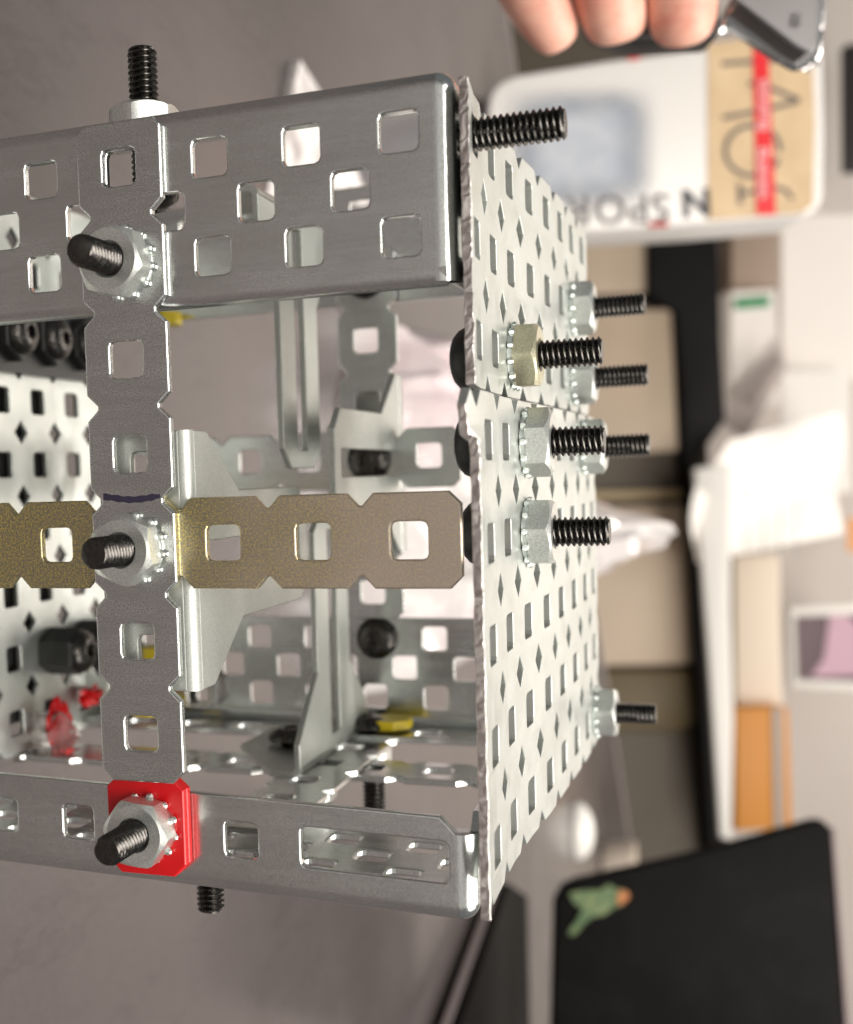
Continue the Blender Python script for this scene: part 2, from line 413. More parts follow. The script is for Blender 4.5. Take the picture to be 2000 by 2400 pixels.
# ---- perforated plates on the right (real top), slightly re-bent along their columns
LX = [48.0, 48.215, 47.941, 48.334, 49.164, 49.539, 49.966, 50.337, 50.322, 50.3]
LZ = [10.2, -2.476, -15.081, -27.674, -40.318, -53.015, -65.731, -78.42, -91.103, -104]
UX = [46.6, 46.306, 45.896, 46.02, 46.834, 47.561, 48.044, 48.295, 48.608, 48.9]
UZ = [5.5, -7.161, -19.902, -32.548, -45.226, -57.928, -70.647, -83.375, -96.097, -109]
def plate_map(X, Z, curl=None):
    def f(a, b, c):       # a = distance along the plate in columns*P (0 at column 0), b = Y
        k = max(0, min(8, int(a // P))); t = a / P - k
        x = X[k] + (X[k + 1] - X[k]) * t; z = Z[k] + (Z[k + 1] - Z[k]) * t
        if curl: x += curl(a, b)
        return (x - TH / 2 + c, b, z)
    return f
def plate(name, X, Z, rows, ya, yb, near, far, curl=None):
    """near: polyline of (a, y) from top to bottom for the sheared edge"""
    L = rough_line(near, .5, .06)
    nb = [(k + .5) * P for k in range(0, 9) if near[-1][0] + 3 < (k + .5) * P < far - 3]
    L += [near[-1]]
    for n in nb: L += [(n - 2.2, ya), (n, ya + 2.1), (n + 2.2, ya)]
    L += [(far - 1.6, ya), (far, ya + 2.1)]
    for r in [r for r in range(-12, 3) if ya + 3 < (r + .5) * P < yb - 3]:
        y = (r + .5) * P; L += [(far, y - 2.2), (far - 2.1, y), (far, y + 2.2)]
    L += [(far, yb - 2.1), (far - 1.6, yb)]
    for n in reversed(nb): L += [(n + 2.2, yb), (n, yb - 2.1), (n - 2.2, yb)]
    hl = [rsq(k * P, -r * P) for k in range(1, 9) for r in rows]
    hl += [dia((k + .5) * P, (r + .5) * P) for k in range(0, 8) for r in range(-9, 2) if ya + 3 < (r + .5) * P < yb - 3 and (k + .5) * P > max(p_[0] for p_ in near) + 2.5]
    cuts = [(0, k * P + .5 * P) for k in range(0, 9)] + [(0, k * P) for k in range(0, 9)] + [(1, ya + 4), (1, yb - 4), (1, yb - 8)]
    V, F = sheet_vf([L] + hl, plate_map(X, Z, curl), cuts=cuts, bev=.14)
    # the sheared near edge is its own bare coppery metal
    o = mesh(name, V, F, None, BOT, sm=12, mats=[ZINCSIDE, CUT])
    off = origin(BOT)
    for v in o.data.vertices:
        w = v.co + off; zz = -w.y * 1000; yy = -w.x * 1000; xx = w.z * 1000
        e = next((a0 + (a1 - a0) * (y0 - yy) / (y0 - y1 + 1e-9) for (a0, y0), (a1, y1) in zip(near, near[1:]) if y1 <= yy <= y0), near[0][0])
        if abs(zz - (Z[0] + (Z[1] - Z[0]) * e / P)) < .75:
            v.co.y += .00014 * noise.noise(Vector((yy * .8, xx * 2.2, 0))); v.co.z += .00014 * noise.noise(Vector((yy * .55, 7, xx * .3)))
    for p_ in o.data.polygons:
        c = p_.center + off; zz = -c.y * 1000; yy = -c.x * 1000
        e = next((a0 + (a1 - a0) * (y0 - yy) / (y0 - y1 + 1e-9) for (a0, y0), (a1, y1) in zip(near, near[1:]) if y1 <= yy <= y0), near[0][0])
        ze = Z[0] + (Z[1] - Z[0]) * e / P
        if abs(zz - ze) < .55 and abs(p_.normal.z) < .75 and p_.normal.y < .2: p_.material_index = 1
    return o
def curl_low(a, b):       # the top corner of the lower plate is bent outwards a little
    d = max(0, 1 - a / 9) * max(0, 1 - (-2.5 * P - b) / 10)
    return -.9 * d * d + (0 if b > -3 * P else 1.0 * max(0, 1 - (a - 3) / 10) ** 2)
def curl_up(a, b): return .8 * max(0, 1 - (a - 5) / 9) ** 2
plate('plate', UX, UZ, (0, 1, 2), -2.475 * P, .40 * P, [(5.6, .40 * P), (5.2, -.6 * P), (5.9, -1.4 * P), (5.5, -2.0 * P), (5.4, -2.475 * P)], 8.5 * P, curl_up)
plate('plate', LX, LZ, (3, 4, 5, 6, 7), -7.47 * P, -2.535 * P, [(2.2, -2.535 * P - 2), (2.9, -3.6 * P), (4.0, -4.5 * P), (3.7, -5.6 * P), (3.6, -6.5 * P), (3.2, -7.47 * P)], 8.5 * P, curl_low)

# ---- slotted angle gussets: tapering tongue with a long slot, foot bent at 90 degrees
def gusset(mapt, mapf, label=None, fl=1.25, wide=False, h=1.40 * P):
    """mapt(s, t, c): tongue, mapf(s, t, c): foot; s from the bend"""
    mb = MB()
    n_ = .745 * P; L = 3.55 * P
    out = [(1., -h), (.42 * P, -h), (1.28 * P, -n_), (3.28 * P, -n_), (L, -.46 * P), (L, .46 * P), (3.28 * P, n_), (1.28 * P, n_), (.42 * P, h), (1., h)]
    mb.add(*sheet_vf([out, rrect(.27 * P, 3.29 * P, -2.45, 2.45, .4)], mapt))
    fo = [(1., -h), (.4 * P, -h), (fl * P, -.62 * P), (fl * P, .62 * P), (.4 * P, h), (1., h)]
    fh = [rsq(.62 * P, 0, 2.4)]
    if wide: fo = [(1., -h), (.95 * P, -h), (1.05 * P, -h + 1.5), (1.05 * P, h - 1.5), (.95 * P, h), (1., h)]; fh = [rsq(.46 * P, t * .99 * P, 2.45) for t in (-1, 0, 1)]
    mb.add(*sheet_vf([fo] + fh, mapf))
    # bend
    rows = []
    for r in (1. - TH / 2, 1. + TH / 2):
        R = []
        for i in range(11):
            a = PI / 2 * i / 10
            R.append(a)
        rows.append((r, R))
    def pt(r, a, t):      # bend centre at s=1 on tongue side, s=1 on foot side
        s1 = 1. - r * math.sin(PI / 2 - a) ; c1 = 1. - r * math.cos(PI / 2 - a)
        return mapt(s1, t, c1)
    A = []
    for (r, R) in rows:
        A.append([[pt(r, a, t) for t in (-h, h)] for a in R])
    mb.grid(A[0]); mb.grid(A[1])
    for j in (0, 1): mb.grid([[A[0][i][j] for i in range(11)], [A[1][i][j] for i in range(11)]])
    return mb.build('gusset', GUSS, BOT, label, sm=12)
# G: tongue in plane X=.56P going back from behind the vertical bar, foot behind the bar
gx, gz = .56 * P, z0 - TH - .05
gusset(lambda s, t, c: (gx - c, -4.16 * P + t, gz - TH / 2 - s), lambda s, t, c: (gx - s, -4.16 * P + t, gz - TH / 2 - c), wide=True)
# S2: upright from the crossing bar
gusset(lambda s, t, c: (.36 * P - c, -7.36 * P + s, -5.40 * P + t), lambda s, t, c: (.36 * P - s, -7.36 * P + c + max(0, s - 9) * .22, -5.40 * P + t), h=1.60 * P)
# S1: hanging down
gusset(lambda s, t, c: (.36 * P - c, .37 * P - s, -4.33 * P + t), lambda s, t, c: (.36 * P - s, .37 * P - c, -4.33 * P + t))
# S3: from the back frame towards the viewer
gusset(lambda s, t, c: (.97 * P - c, -3.12 * P + t, -7.42 * P + s), lambda s, t, c: (.97 * P - s, -3.12 * P + t, -7.42 * P + c))

# ---- back frame
zb = -92
def rail_back(y_rows, ya, yb, flange, xs0=.47, mid=True):
    mb = MB()
    xa, xb = -5 * P, (3.5 if flange else 2.25) * P
    ym = sum(y_rows) / 2
    hl = [rsq((k + xs0) * P, y) for k in range(-5, 3) for y in y_rows] + ([rsq((k + xs0 + .5) * P, ym) for k in range(-5, 3)] if mid else [])
    mb.add(*sheet_vf([[(xa, ya), (xb, ya), (xb, yb), (xa, yb)]] + hl, pz(zb - TH / 2)))
    if flange:
        yc = ya
        def b2(r, a): return [(x, yc - r * math.sin(a), zb + 2.0 - r * math.cos(a)) for x in (xa, xb)]
        bent(mb, b2, None, 0, 90, 2.0, 2.0 + TH, 6)
        mb.add(*sheet_vf([[(xa, zb + 2.0), (xb, zb + 2.0), (xb, zb + 12.5), (xa, zb + 12.5)]] + [rsq((k + xs0) * P, zb + 7.6) for k in range(-5, 3)], py(ya - 2.0 - TH / 2)))
    return mb.build('rail', ZINC, BOT, sm=12)
rail_back((.87 * P, -.12 * P), -.58 * P, 1.28 * P, False, .47, False)
rail_back((-5.93 * P, -6.88 * P), -7.16 * P, -5.60 * P, True)
# vertical back bar
ou = strip_outline(-5.6 * P, .3 * P, .54 * P, 6.2, notches=[(-.67 - k) * P for k in range(5)][::-1])
V, F = sheet_vf([swap(ou)] + [rsq(.52 * P, (-.17 - k) * P) for k in range(0, 6)], pz(zb + 1.5)); mesh('bar', V, F, ZINC, BOT, sm=12)
# left end of the lower back rail is covered by a second bar
ou = strip_outline(-7.15 * P, -5.58 * P, -2.78 * P, 7.0, notches=[-6.4 * P])
V, F = sheet_vf([swap(ou)] + [rsq(-2.1 * P - .5 * P, (-5.93 - k * .95) * P) for k in range(0, 2)], pz(zb + 2.8)); mesh('bar', V, F, ZINC, BOT, sm=12)
# horizontal back bar
ou = strip_outline(-3.9 * P, 2.02 * P, -3.05 * P, 5.9, notches=[(k + .02) * P for k in range(-3, 2)], ends=(1.6, 1.6))
V, F = sheet_vf([ou] + [rsq((k + .52) * P, -3.02 * P) for k in range(-4, 2)], pz(zb + 2.8)); mesh('bar', V, F, ZINC, BOT, sm=12)

# ---- bars lying across the bottom (normal = Y)
ou = strip_outline(-4.6 * P, 3.5 * P, -4.93 * P, 6.2, notches=[(k + .55) * P for k in range(-5, 3)])
V, F = sheet_vf([ou] + [rsq((k + .05) * P, -4.93 * P) for k in range(-4, 4)], py(-7.52 * P)); mesh('bar', V, F, ZINC, BOT, sm=12)
ou = strip_outline(-7.1 * P, -1.38 * P, .55 * P, 6.2, notches=[-(k + .2) * P for k in range(2, 7)][::-1])
V, F = sheet_vf([swap(ou)] + [rsq(.5 * P, -(k + .7) * P) for k in range(1, 7)], py(-7.42 * P)); mesh('bar', V, F, ZINC, BOT, sm=12)

# ---- bottom plate (real bottom), seen from inside, with a ridge bend
def bot_map(a, b, c):      # a = Z, b = Y
    x = -57 + (0 if a > -5.95 * P else (a + 5.95 * P) * -.05)
    return (x - TH / 2 + c, b, a)
za, zf = 6, -7.42 * P
L = [(zf, 1.3 * P)]
for r in range(0, 8): L += [(zf, (-r + .55) * P + 1.75), (zf + 1.6, (-r + .55) * P), (zf, (-r + .55) * P - 1.75)]
L += [(zf, -7.3 * P), (zf + 2, -7.45 * P)]
for n in [-(k - .08) * P for k in range(6, 0, -1)]: L += [(n - 1.75, -7.45 * P), (n, -7.45 * P + 1.6), (n + 1.75, -7.45 * P)]
L += [(za, -7.45 * P), (za, 1.3 * P)]
hl = [rsq(-(k + .42) * P, (-r + .04) * P) for k in range(0, 7) for r in range(-1, 8) if -(k + .42) * P > zf + 4 and (-r + .04) * P < 1.2 * P]
hl += [dia(-(k + .9) * P, (-r + .55) * P, 2.2) for k in range(0, 7) for r in range(0, 8) if -(k + .9) * P > zf + 5]
V, F = sheet_vf([L] + hl, bot_map, cuts=[(0, -5.95 * P), (0, -5.9 * P)]); mesh('plate', V, F, ZINCSIDE, BOT, sm=12)

# ---- black nylon bearings and standoffs on the bottom plate, screws in their ends
def standoff(y, z, h, af=8.4):
    V, F = lathe([(af / 2 - .2, 0), (af / 2, .2), (af / 2, h - .3), (af / 2 - .3, h)], 36, (0, 1, 2, 3))
    if 'so%g' % h not in SCREWS: SCREWS['so%g' % h] = lmesh('standoff', V, F, BLACKN, 28)
    o = link('standoff', SCREWS['so%g' % h], BOT); aim(o, (-57, y, z), (1, 0, 0), BOT)
    s = link('screw', smesh(6), o); s.matrix_basis = Matrix.Translation((0, 0, h * .001)) @ Matrix.Rotation(PI, 4, 'X')
    return o
standoff(-5.97 * P, -5.42 * P, 7.5); standoff(-5.97 * P, -6.42 * P, 5.5)
for z in (-4.42, -5.42, -6.42): standoff(-.97 * P, z * P, 5.0, 9.6)
mb = MB()
bz = [(-57, -1.55 * P, -3.7 * P), (-57, -1.55 * P, -7.2 * P), (-57, -.4 * P, -7.2 * P), (-57, -.4 * P, -3.7 * P)]
mb.grid([[(x + dx, y * (1 if i else 1), z) for (x, y, z) in bz] for i, dx in enumerate((0, 2.6))], cv=True)
mb.F += [(4, 5, 6, 7), (0, 1, 2, 3)]
mb.build('bearing_block', BLACKN, BOT, sm=0)

# ---- added black block, stands in for the shade under the bottom plate
mb = MB(); q = [(-7 * P, -5.95 * P), (-7 * P, .9 * P), (.2 * P, .9 * P), (.2 * P, -5.95 * P)]
mb.grid([[(x, a_, b_) for a_, b_ in q] for x in (-59.0, -71.9)], cv=True); mb.F += [(0, 1, 2, 3), (4, 5, 6, 7)]
mb.build('shade_block', BLACKN, BOT, sm=0)

# ---- screws
screw((0, -P, -5), (0, 0, 1), 16.2, BOT, 5.0, .28)
screw((0, -4 * P, -5), (0, 0, 1), 15.8, BOT, 5.0, .12)
screw((-.3, -7.05 * P, -6.2), (0, 0, 1), 16.4, BOT, 5.0, .42)
screw((.4, -2, -7.6), (0, 1, 0), 19.6, BOT, 7.6, .10)                       # upright through the top flange
screw((44.5, 0, -7.2), (1, 0, 0), 13.0, BOT, head=False)                                # no nut, upper near corner of the plate
for yy, zz, x0, L, xp, sp, yel in ((-2, -32.5, 39.5, 19.3, 46.0, .55, True), (-3, -27.7, 40.9, 18.5, 48.3, .12, False), (-4, -27.7, 41.4, 18.5, 48.3, .40, False),
                                   (-1, -83.4, 45.5, 15.6, 48.3, .2, False), (-2, -83.4, 45.5, 15.9, 48.3, .3, False), (-3, -78.4, 47.3, 14.6, 50.3, .1, False), (-7, -91.1, 47.3, 14.2, 50.3, .3, False)):
    o = screw((x0, yy * P, zz), (1, 0, 0), L, BOT, xp - x0, sp, yel, None, 'pale yellow zinc hex nut' if yel else None)
    if x0 < 43:      # stacked spacer between head and plate
        V, F = lathe([(3.4, -1.9), (4.3, -1.1), (4.9, .2), (5.1, 1.6), (5.1, xp - 1.3 - x0), (4.9, xp - 1.25 - x0)], 32)
        w_ = link('spacer', lmesh('spacer', V, F, BLACKN, 30), o)
screw((.14 * P, -7.72 * P, -16.75), (0, -1, 0), 8.4, BOT, head=False)                        # pointing down below the bottom rail
screw((1.1 * P, -7.55 * P, -4.93 * P), (0, -1, 0), 9.5, BOT, head=False)                # under the lying bar
screw((.35 * P, -7.36 * P - 1.0, -4.3 * P), (0, -1, 0), 5.5, BOT, .8, head=False)
screw((.5 * P, -7.36 * P + 1.2, -6.6 * P), (0, -1, 0), 7.5, BOT, 3.0)
screw((.52 * P, -5.93 * P, zb + .1), (0, 0, -1), 12, BOT)
screw((.52 * P, -.17 * P, zb + 2.2), (0, 0, -1), 12, BOT)
screw((.55 * P, -3.05 * P, zb + 4), (0, 0, -1), 14, BOT)
screw((-.25 * P, -7.3 * P + 1.4, -5.2 * P), (0, -1, 0), 5, BOT)
# yellow plastic spacers
def yellow(p, sx, sy, sz):
    mb = MB()
    L = [(sx * math.cos(a), sz * math.sin(a)) for a in [k * PI / 4 + .39 for k in range(8)]]
    mb.grid([[(p[0] + x, p[1] + dy, p[2] + z) for x, z in L] for dy in (-sy, sy)], cv=True); n = 8
    mb.F += [tuple(range(8)), tuple(range(8, 16))]
    mb.build('spacer', YEL, BOT, 'yellow plastic spacer', sm=0)
yellow((.85 * P, -7.2 * P, -6.75 * P), 4.4, .9, 4.6)
yellow((-2.95 * P, -.58 * P, -7.0 * P), 3.6, 1.3, 4)
yellow((-3.05 * P, -6.15 * P, -6.45 * P), 3.2, 1.6, 4)
yellow((-3.25 * P, -7.08 * P, -6.45 * P), 4, 1., 4)

# ---- crumpled red and clear tape scraps on the bottom plate
CLEAR = mat('clear_tape', (.92, .90, .88), .12, transmission=0) if False else mat('clear_tape', (.9, .86, .85), .12)
CLEAR.node_tree.nodes['Principled BSDF'].inputs['Transmission Weight'].default_value = .85
CLEAR.node_tree.nodes['Principled BSDF'].inputs['IOR'].default_value = 1.2
def scrap(name, c, r, m, label, seed, thin=.4):
    me = bpy.data.meshes.new(name); bm = bmesh.new(); bmesh.ops.create_icosphere(bm, subdivisions=3, radius=1)
    off = origin(BOT)
    for v in bm.verts:
        d = v.co.copy(); n = noise.noise(d * 2.2 + Vector((seed, 0, 0))); n2 = abs(noise.noise(d * 4.7 + Vector((0, seed, 0))))
        k = 1 + .55 * n - .5 * n2
        p = (c[0] + d.x * r[0] * k, c[1] + d.y * r[1] * k, c[2] + d.z * r[2] * k); v.co = W(p) - off
    bm.to_mesh(me); bm.free(); me.materials.append(m); smooth(me, 25)
    return link(name, me, BOT, label)
scrap('tape_scrap', (-53, -7.22 * P, -4.9 * P), (5.5, 5.0, 4.5), CLEAR, 'crumpled clear tape', 3)
scrap('tape_scrap', (-51.5, -7.15 * P, -4.95 * P), (1.5, 6., 4.2), RED, 'crumpled red tape', 5)
scrap('tape_scrap', (-54, -6.86 * P, -6.3 * P), (1.6, 2.2, 5.0), RED, 'crumpled red tape', 9)

#SETTING
# ================================================================== THE ROOM
def at(u, v, d):
    """the point d mm in front of the lens in the direction of picture point (u, v) of a 1750 x 2100 print"""
    a, b = (u * 8 / 7 - PPX) / FPX * d, (PPY - v * 8 / 7) / FPX * d
    return tuple(CAM[i] + R0[i] * a + R1[i] * b - R2[i] * d for i in range(3))
def on_table(u, v, x=-72.):
    d = 100. * (x - CAM[0]) / (at(u, v, 100.)[0] - CAM[0]); return at(u, v, d)
BACK = Vector(R2)
def slab(name, pts, d, th, m, parent=None, label=None, bev=0., sub=None, sm=0):
    """solid panel: outline at distance d (or per-point distances), th mm thick away from the viewer"""
    n = len(pts); front = [at(p[0], p[1], p[2] if len(p) > 2 else d) for p in pts]
    back = [tuple(Vector(p) - BACK * th) for p in front]
    o = mesh(name, front + back, [tuple(range(n)), tuple(range(2 * n - 1, n - 1, -1))] + [(i, (i + 1) % n, n + (i + 1) % n, n + i) for i in range(n)], m, parent, label, 0)
    if bev:
        bm = bmesh.new(); bm.from_mesh(o.data); bmesh.ops.bevel(bm, geom=bm.edges[:], offset=bev * .001, segments=3, affect='EDGES', profile=.5)
        bm.to_mesh(o.data); bm.free(); smooth(o.data, 40)
    return o
def rbox(x0, y0, x1, y1, r, n=5):
    L = []
    for cx, cy, a0 in ((x0 + r, y0 + r, 180), (x1 - r, y0 + r, 270), (x1 - r, y1 - r, 0), (x0 + r, y1 - r, 90)):
        for k in range(n): a = math.radians(a0 + 90 * k / (n - 1)); L.append((cx + r * math.cos(a), cy + r * math.sin(a)))
    return L
def text_mesh(name, s, size, corners_uv, d, m, parent, angle=0., spread=1., bold=0., squash=1.):
    """lettering as flat mesh on a surface facing the lens axis; (u, v) = left end of base line, angle clockwise in print"""
    cu = bpy.data.curves.new('tmp', 'FONT'); cu.body = s; cu.size = 1.; cu.offset = bold; cu.space_character = spread
    o = bpy.data.objects.new('tmp', cu); COL.objects.link(o); me = bpy.data.meshes.new_from_object(o)
    V = [v.co.copy() for v in me.vertices]; F = [tuple(p.vertices) for p in me.polygons]
    bpy.data.objects.remove(o); bpy.data.curves.remove(cu); bpy.data.meshes.remove(me)
    ca, sa = math.cos(math.radians(angle)), math.sin(math.radians(angle)); u0, v0 = corners_uv
    out = []
    for p in V:
        x, y = p.x * size * squash, -p.y * size
        out.append(at(u0 + x * ca - y * sa, v0 + x * sa + y * ca, d))
    return mesh(name, out, F, m, parent, None, 0)
def stroke(name, pts, w, d, m, parent):
    mb = MB(); L = []; n = len(pts)
    for i, (x, y) in enumerate(pts):
        x0, y0 = pts[max(0, i - 1)]; x1, y1 = pts[min(n - 1, i + 1)]
        k = math.hypot(x1 - x0, y1 - y0) or 1; nx, ny = -(y1 - y0) / k * w / 2, (x1 - x0) / k * w / 2
        L.append([at(x + nx, y + ny, d), at(x - nx, y - ny, d)])
    mb.grid(L); return mb.build(name, m, parent, sm=0)

# ---- table: grey laminate top, trim along the far edge
TABLE = mat('grey_laminate', (.30, .255, .245), .32, 0., .5)
c = ramp(TABLE, noise_node(TABLE, 9, 5, .65, (1, 2.2, 1)), [(.25, (.080, .068, .067)), (.55, (.088, .075, .074)), (.8, (.098, .084, .083))])
f = noise_node(TABLE, 1200, 2)
c = mixc(TABLE, .3, c, ramp(TABLE, f, [(.3, (.05, .041, .039)), (.7, (.10, .085, .081))]))
sw = noise_node(TABLE, 14, 6, .7, (1.5, .35, 1))
c = mixc(TABLE, ramp(TABLE, sw, [(.485, g(0)), (.5, g(.22)), (.515, g(0))]), c, (.035, .028, .027))
setc(TABLE, c); setc(TABLE, ramp(TABLE, noise_node(TABLE, 22, 5), [(.3, g(.13)), (.7, g(.25))]), 'Roughness')
TAB = thing('table', 'grey laminate table top under the steel frame', 'table', (-790, 0, -300))
ta, tb = (-72, 420, -565), (-72, -780, -1775)
top = [(-72, 420, 900), (-72, -780, 900), tb, ta]
V = top + [(x - 28, y, z) for x, y, z in top]
mesh('table_top', V, [(0, 1, 2, 3), (7, 6, 5, 4)] + [(i, (i + 1) % 4, 4 + (i + 1) % 4, 4 + i) for i in range(4)], TABLE, TAB, sm=0)
TRIM = mat('edge_trim', (.5, .44, .43), .4)
dy, dz = tb[1] - ta[1], tb[2] - ta[2]; k = math.hypot(dy, dz); nx, nz = dz / k * 4, -dy / k * 4
def trim(x): return [(x, ta[1], ta[2]), (x, tb[1], tb[2]), (x, tb[1] + nx, tb[2] + nz), (x, ta[1] + nx, ta[2] + nz)]
V = trim(-71.4) + trim(-101)
mesh('table_edge', V, [(0, 1, 2, 3), (7, 6, 5, 4)] + [(i, (i + 1) % 4, 4 + (i + 1) % 4, 4 + i) for i in range(4)], TRIM, TAB, sm=0)
LEGM = mat('dark_leg', (.05, .05, .05), .4, .5)
for (y, z) in ((380, 860), (-740, 860), (380, -480), (-700, -1600)):
    mb = MB(); mb.grid([[(x, y + 18 * math.cos(a), z + 18 * math.sin(a)) for a in [2 * PI * k / 12 for k in range(12)]] for x in (-790, -100)], cv=True)
    mb.build('leg', LEGM, TAB)

# ---- floor and wall
FLOOR = mat('floor_tiles', (.14, .115, .09), .35)
setc(FLOOR, ramp(FLOOR, noise_node(FLOOR, 6, 4), [(.3, (.11, .09, .07)), (.7, (.17, .14, .11))]))
def quad(name, pts, m, kind, sm=0):
    o = mesh(name, pts, [tuple(range(len(pts)))], m, None, None, 0); o['kind'] = kind; return o
quad('floor', [(-792, 4000, 3000), (-792, -4000, 3000), (-792, -4000, -4000), (-792, 4000, -4000)], FLOOR, 'structure')
WALL = mat('painted_wall', (.80, .72, .66), .7)
setc(WALL, ramp(WALL, noise_node(WALL, 3, 4), [(.3, (.76, .68, .62)), (.7, (.83, .755, .70))]))
wz = -2650
mb = MB(); mb.grid([[(-792, 3200, wz), (-792, -3600, wz)], [(2100, 3200, wz), (2100, -3600, wz)], [(2100, 3200, wz - 100), (2100, -3600, wz - 100)], [(-792, 3200, wz - 100), (-792, -3600, wz - 100)]], cu=True)
o = mb.build('wall', WALL, None, sm=0); o['kind'] = 'structure'

mb = MB(); wz = 2300; PALE = mat('added_grey_wall', (.72, .74, .75), .7); mb.grid([[(-792, 3200, wz), (-792, -3600, wz)], [(2100, 3200, wz), (2100, -3600, wz)], [(2100, 3200, wz + 100), (2100, -3600, wz + 100)], [(-792, 3200, wz + 100), (-792, -3600, wz + 100)]], cu=True)  # unseen wall behind the viewer, added for the metal to reflect
o = mb.build('wall', PALE, None, sm=0); o['kind'] = 'structure'  # added unseen wall behind the viewer

# ---- cabinet with drawers under a black counter edge
KHAKI = mat('khaki_cabinet', (.105, .083, .06), .6)
BEIGE = mat('beige_drawer', (.56, .45, .34), .5)
setc(BEIGE, ramp(BEIGE, noise_node(BEIGE, 5, 3), [(.3, (.46, .35, .25)), (.7, (.55, .43, .32))]))
BLACKE = mat('black_laminate', (.008, .007, .007), .6, 0., .12)
CAB = thing('cabinet', 'beige drawer cabinet with black counter edge behind the table', 'cabinet', at(1200, 1000, 1900))
slab('cabinet_body', [(820, -300), (1430, -300), (1480, 2300), (760, 2300)], 1900, 420, KHAKI, CAB, bev=3)
for q in ([(1150, 450), (1325, 445), (1335, 600), (1150, 605)], [(1150, 640), (1378, 632), (1392, 925), (1150, 935)], [(1150, 1040), (1412, 1034), (1426, 1362), (1150, 1368)]):
    slab('drawer_front', q, 1875, 22, BEIGE, CAB, bev=4)
slab('rail_strip', [(1150, 1010), (1408, 1004), (1410, 1020), (1150, 1026)], 1880, 18, mat('yellowed_strip', (.42, .31, .16), .5), CAB)
slab('counter_edge', [(1330, 440), (1475, 436), (1480, 700), (1490, 860), (1424, 950), (1440, 1100), (1452, 1330), (1496, 1760), (1456, 1760), (1424, 1340), (1405, 1000), (1400, 800), (1388, 640), (1332, 606)], 1860, 40, BLACKE, CAB, bev=3)
slab('dark_bin', [(1180, 1374), (1420, 1374), (1440, 1470), (1400, 1500), (1180, 1500)], 1878, 24, mat('ochre_bin', (.085, .052, .006), .5), CAB, bev=4)

# ---- things pinned and standing behind the counter
PAPER = mat('white_paper', (.86, .80, .75), .7)
PAPER2 = mat('bright_paper', (.86, .82, .77), .6)
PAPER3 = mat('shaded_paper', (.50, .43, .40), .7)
def paper(q, d, label, m=PAPER, group='papers behind the counter', th=1.5, bev=0):
    o = slab('paper_sheet', q, d, th, m, None, None, bev); return tag(o, label, 'paper', group)
o = slab('open_shelf_box', [(1500, 440), (1596, 440), (1600, 585), (1500, 590)], 2150, 60, mat('brown_board', (.34, .25, .19), .6), None, bev=2); tag(o, 'brown box on the counter above the green topped note', 'box')
n_ = thing('printed_note', 'white note with a green header strip above the black counter', 'paper', at(1545, 650, 2100))
slab('sheet', [(1500, 598), (1592, 594), (1600, 830), (1500, 850)], 2100, 2, PAPER, n_)
slab('header_strip', [(1508, 612), (1578, 606), (1579, 628), (1508, 634)], 2098, 1, mat('green_print', (.02, .25, .09), .6), n_)
paper([(1604, 440), (1790, 440), (1790, 780), (1604, 775)], 2250, 'large pale pink sheet pinned high on the wall right of the brown box')
paper([(1604, 762), (1744, 760), (1748, 1010), (1604, 1010)], 2200, 'brightest blank white sheet below the pale pink sheet', PAPER2)
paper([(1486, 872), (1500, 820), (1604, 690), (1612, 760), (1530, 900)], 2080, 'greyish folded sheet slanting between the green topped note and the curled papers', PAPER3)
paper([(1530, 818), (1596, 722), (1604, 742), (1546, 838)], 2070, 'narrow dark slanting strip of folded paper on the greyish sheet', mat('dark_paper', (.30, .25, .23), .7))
pr_ = thing('curled_papers', 'stack of white printed papers curling over the black counter edge', 'paper', at(1480, 1000, 1800))
mb = MB(); rows = []
for i in range(9):
    t = i / 8; uu = 1424 + 300 * t
    rows.append([at(uu + 8 * math.sin(j * .9) + (70 * max(0, 1 - j / 3) * (1 - t)), 905 - 60 * t + j * 31, 1780 + 260 * t + 25 * math.sin(t * 5 + j)) for j in range(9)])
mb.grid(rows); mb.build('sheet', PAPER2, pr_, sm=60)
slab('edge_roll', [(1424, 960), (1500, 950), (1500, 1250), (1506, 1480), (1500, 1720), (1478, 1720), (1452, 1330)], 1785, 12, PAPER2, pr_, bev=4)
for k in range(4): text_mesh('print', 'memo notes and dates', 14, (1528 + k * 34, 1000 + 8 * k), 1778 + 30 * k, mat('grey_print', (.45, .41, .38), .7) if k == 0 else bpy.data.materials['grey_print'], pr_, 90)
o = slab('cream_binder', [(1505, 1140), (1600, 1135), (1606, 1450), (1508, 1450)], 2050, 50, mat('cream_card', (.78, .66, .53), .6), None, bev=4); tag(o, 'cream upright binder standing above the orange one', 'binder')
ob = thing('orange_binder', 'orange binder with a grey spine strip behind the laptop lid', 'binder', at(1550, 1700, 2000))
slab('cover', [(1506, 1452), (1618, 1450), (1626, 1700), (1508, 1705)], 2000, 50, mat('orange_card', (.62, .245, .03), .5), ob, bev=4)
slab('spine_strip', [(1586, 1452), (1604, 1452), (1608, 1700), (1590, 1701)], 1998, 3, mat('grey_strip', (.25, .23, .21), .4, .3), ob)
pf = thing('framed_photo', 'small dark framed photo with a white border on the wall', 'picture', at(1700, 1330, 2300))
slab('frame', [(1618, 1246), (1800, 1238), (1800, 1416), (1622, 1410)], 2300, 15, PAPER2, pf, bev=2)
slab('print', [(1634, 1264), (1800, 1258), (1800, 1400), (1638, 1394)], 2297, 2, mat('dark_photo', (.09, .045, .055), .3), pf)
slab('print', [(1702, 1262), (1740, 1262), (1800, 1330), (1800, 1384), (1664, 1388), (1690, 1350)], 2295, 1, mat('pink_photo', (.55, .34, .42), .4), pf)
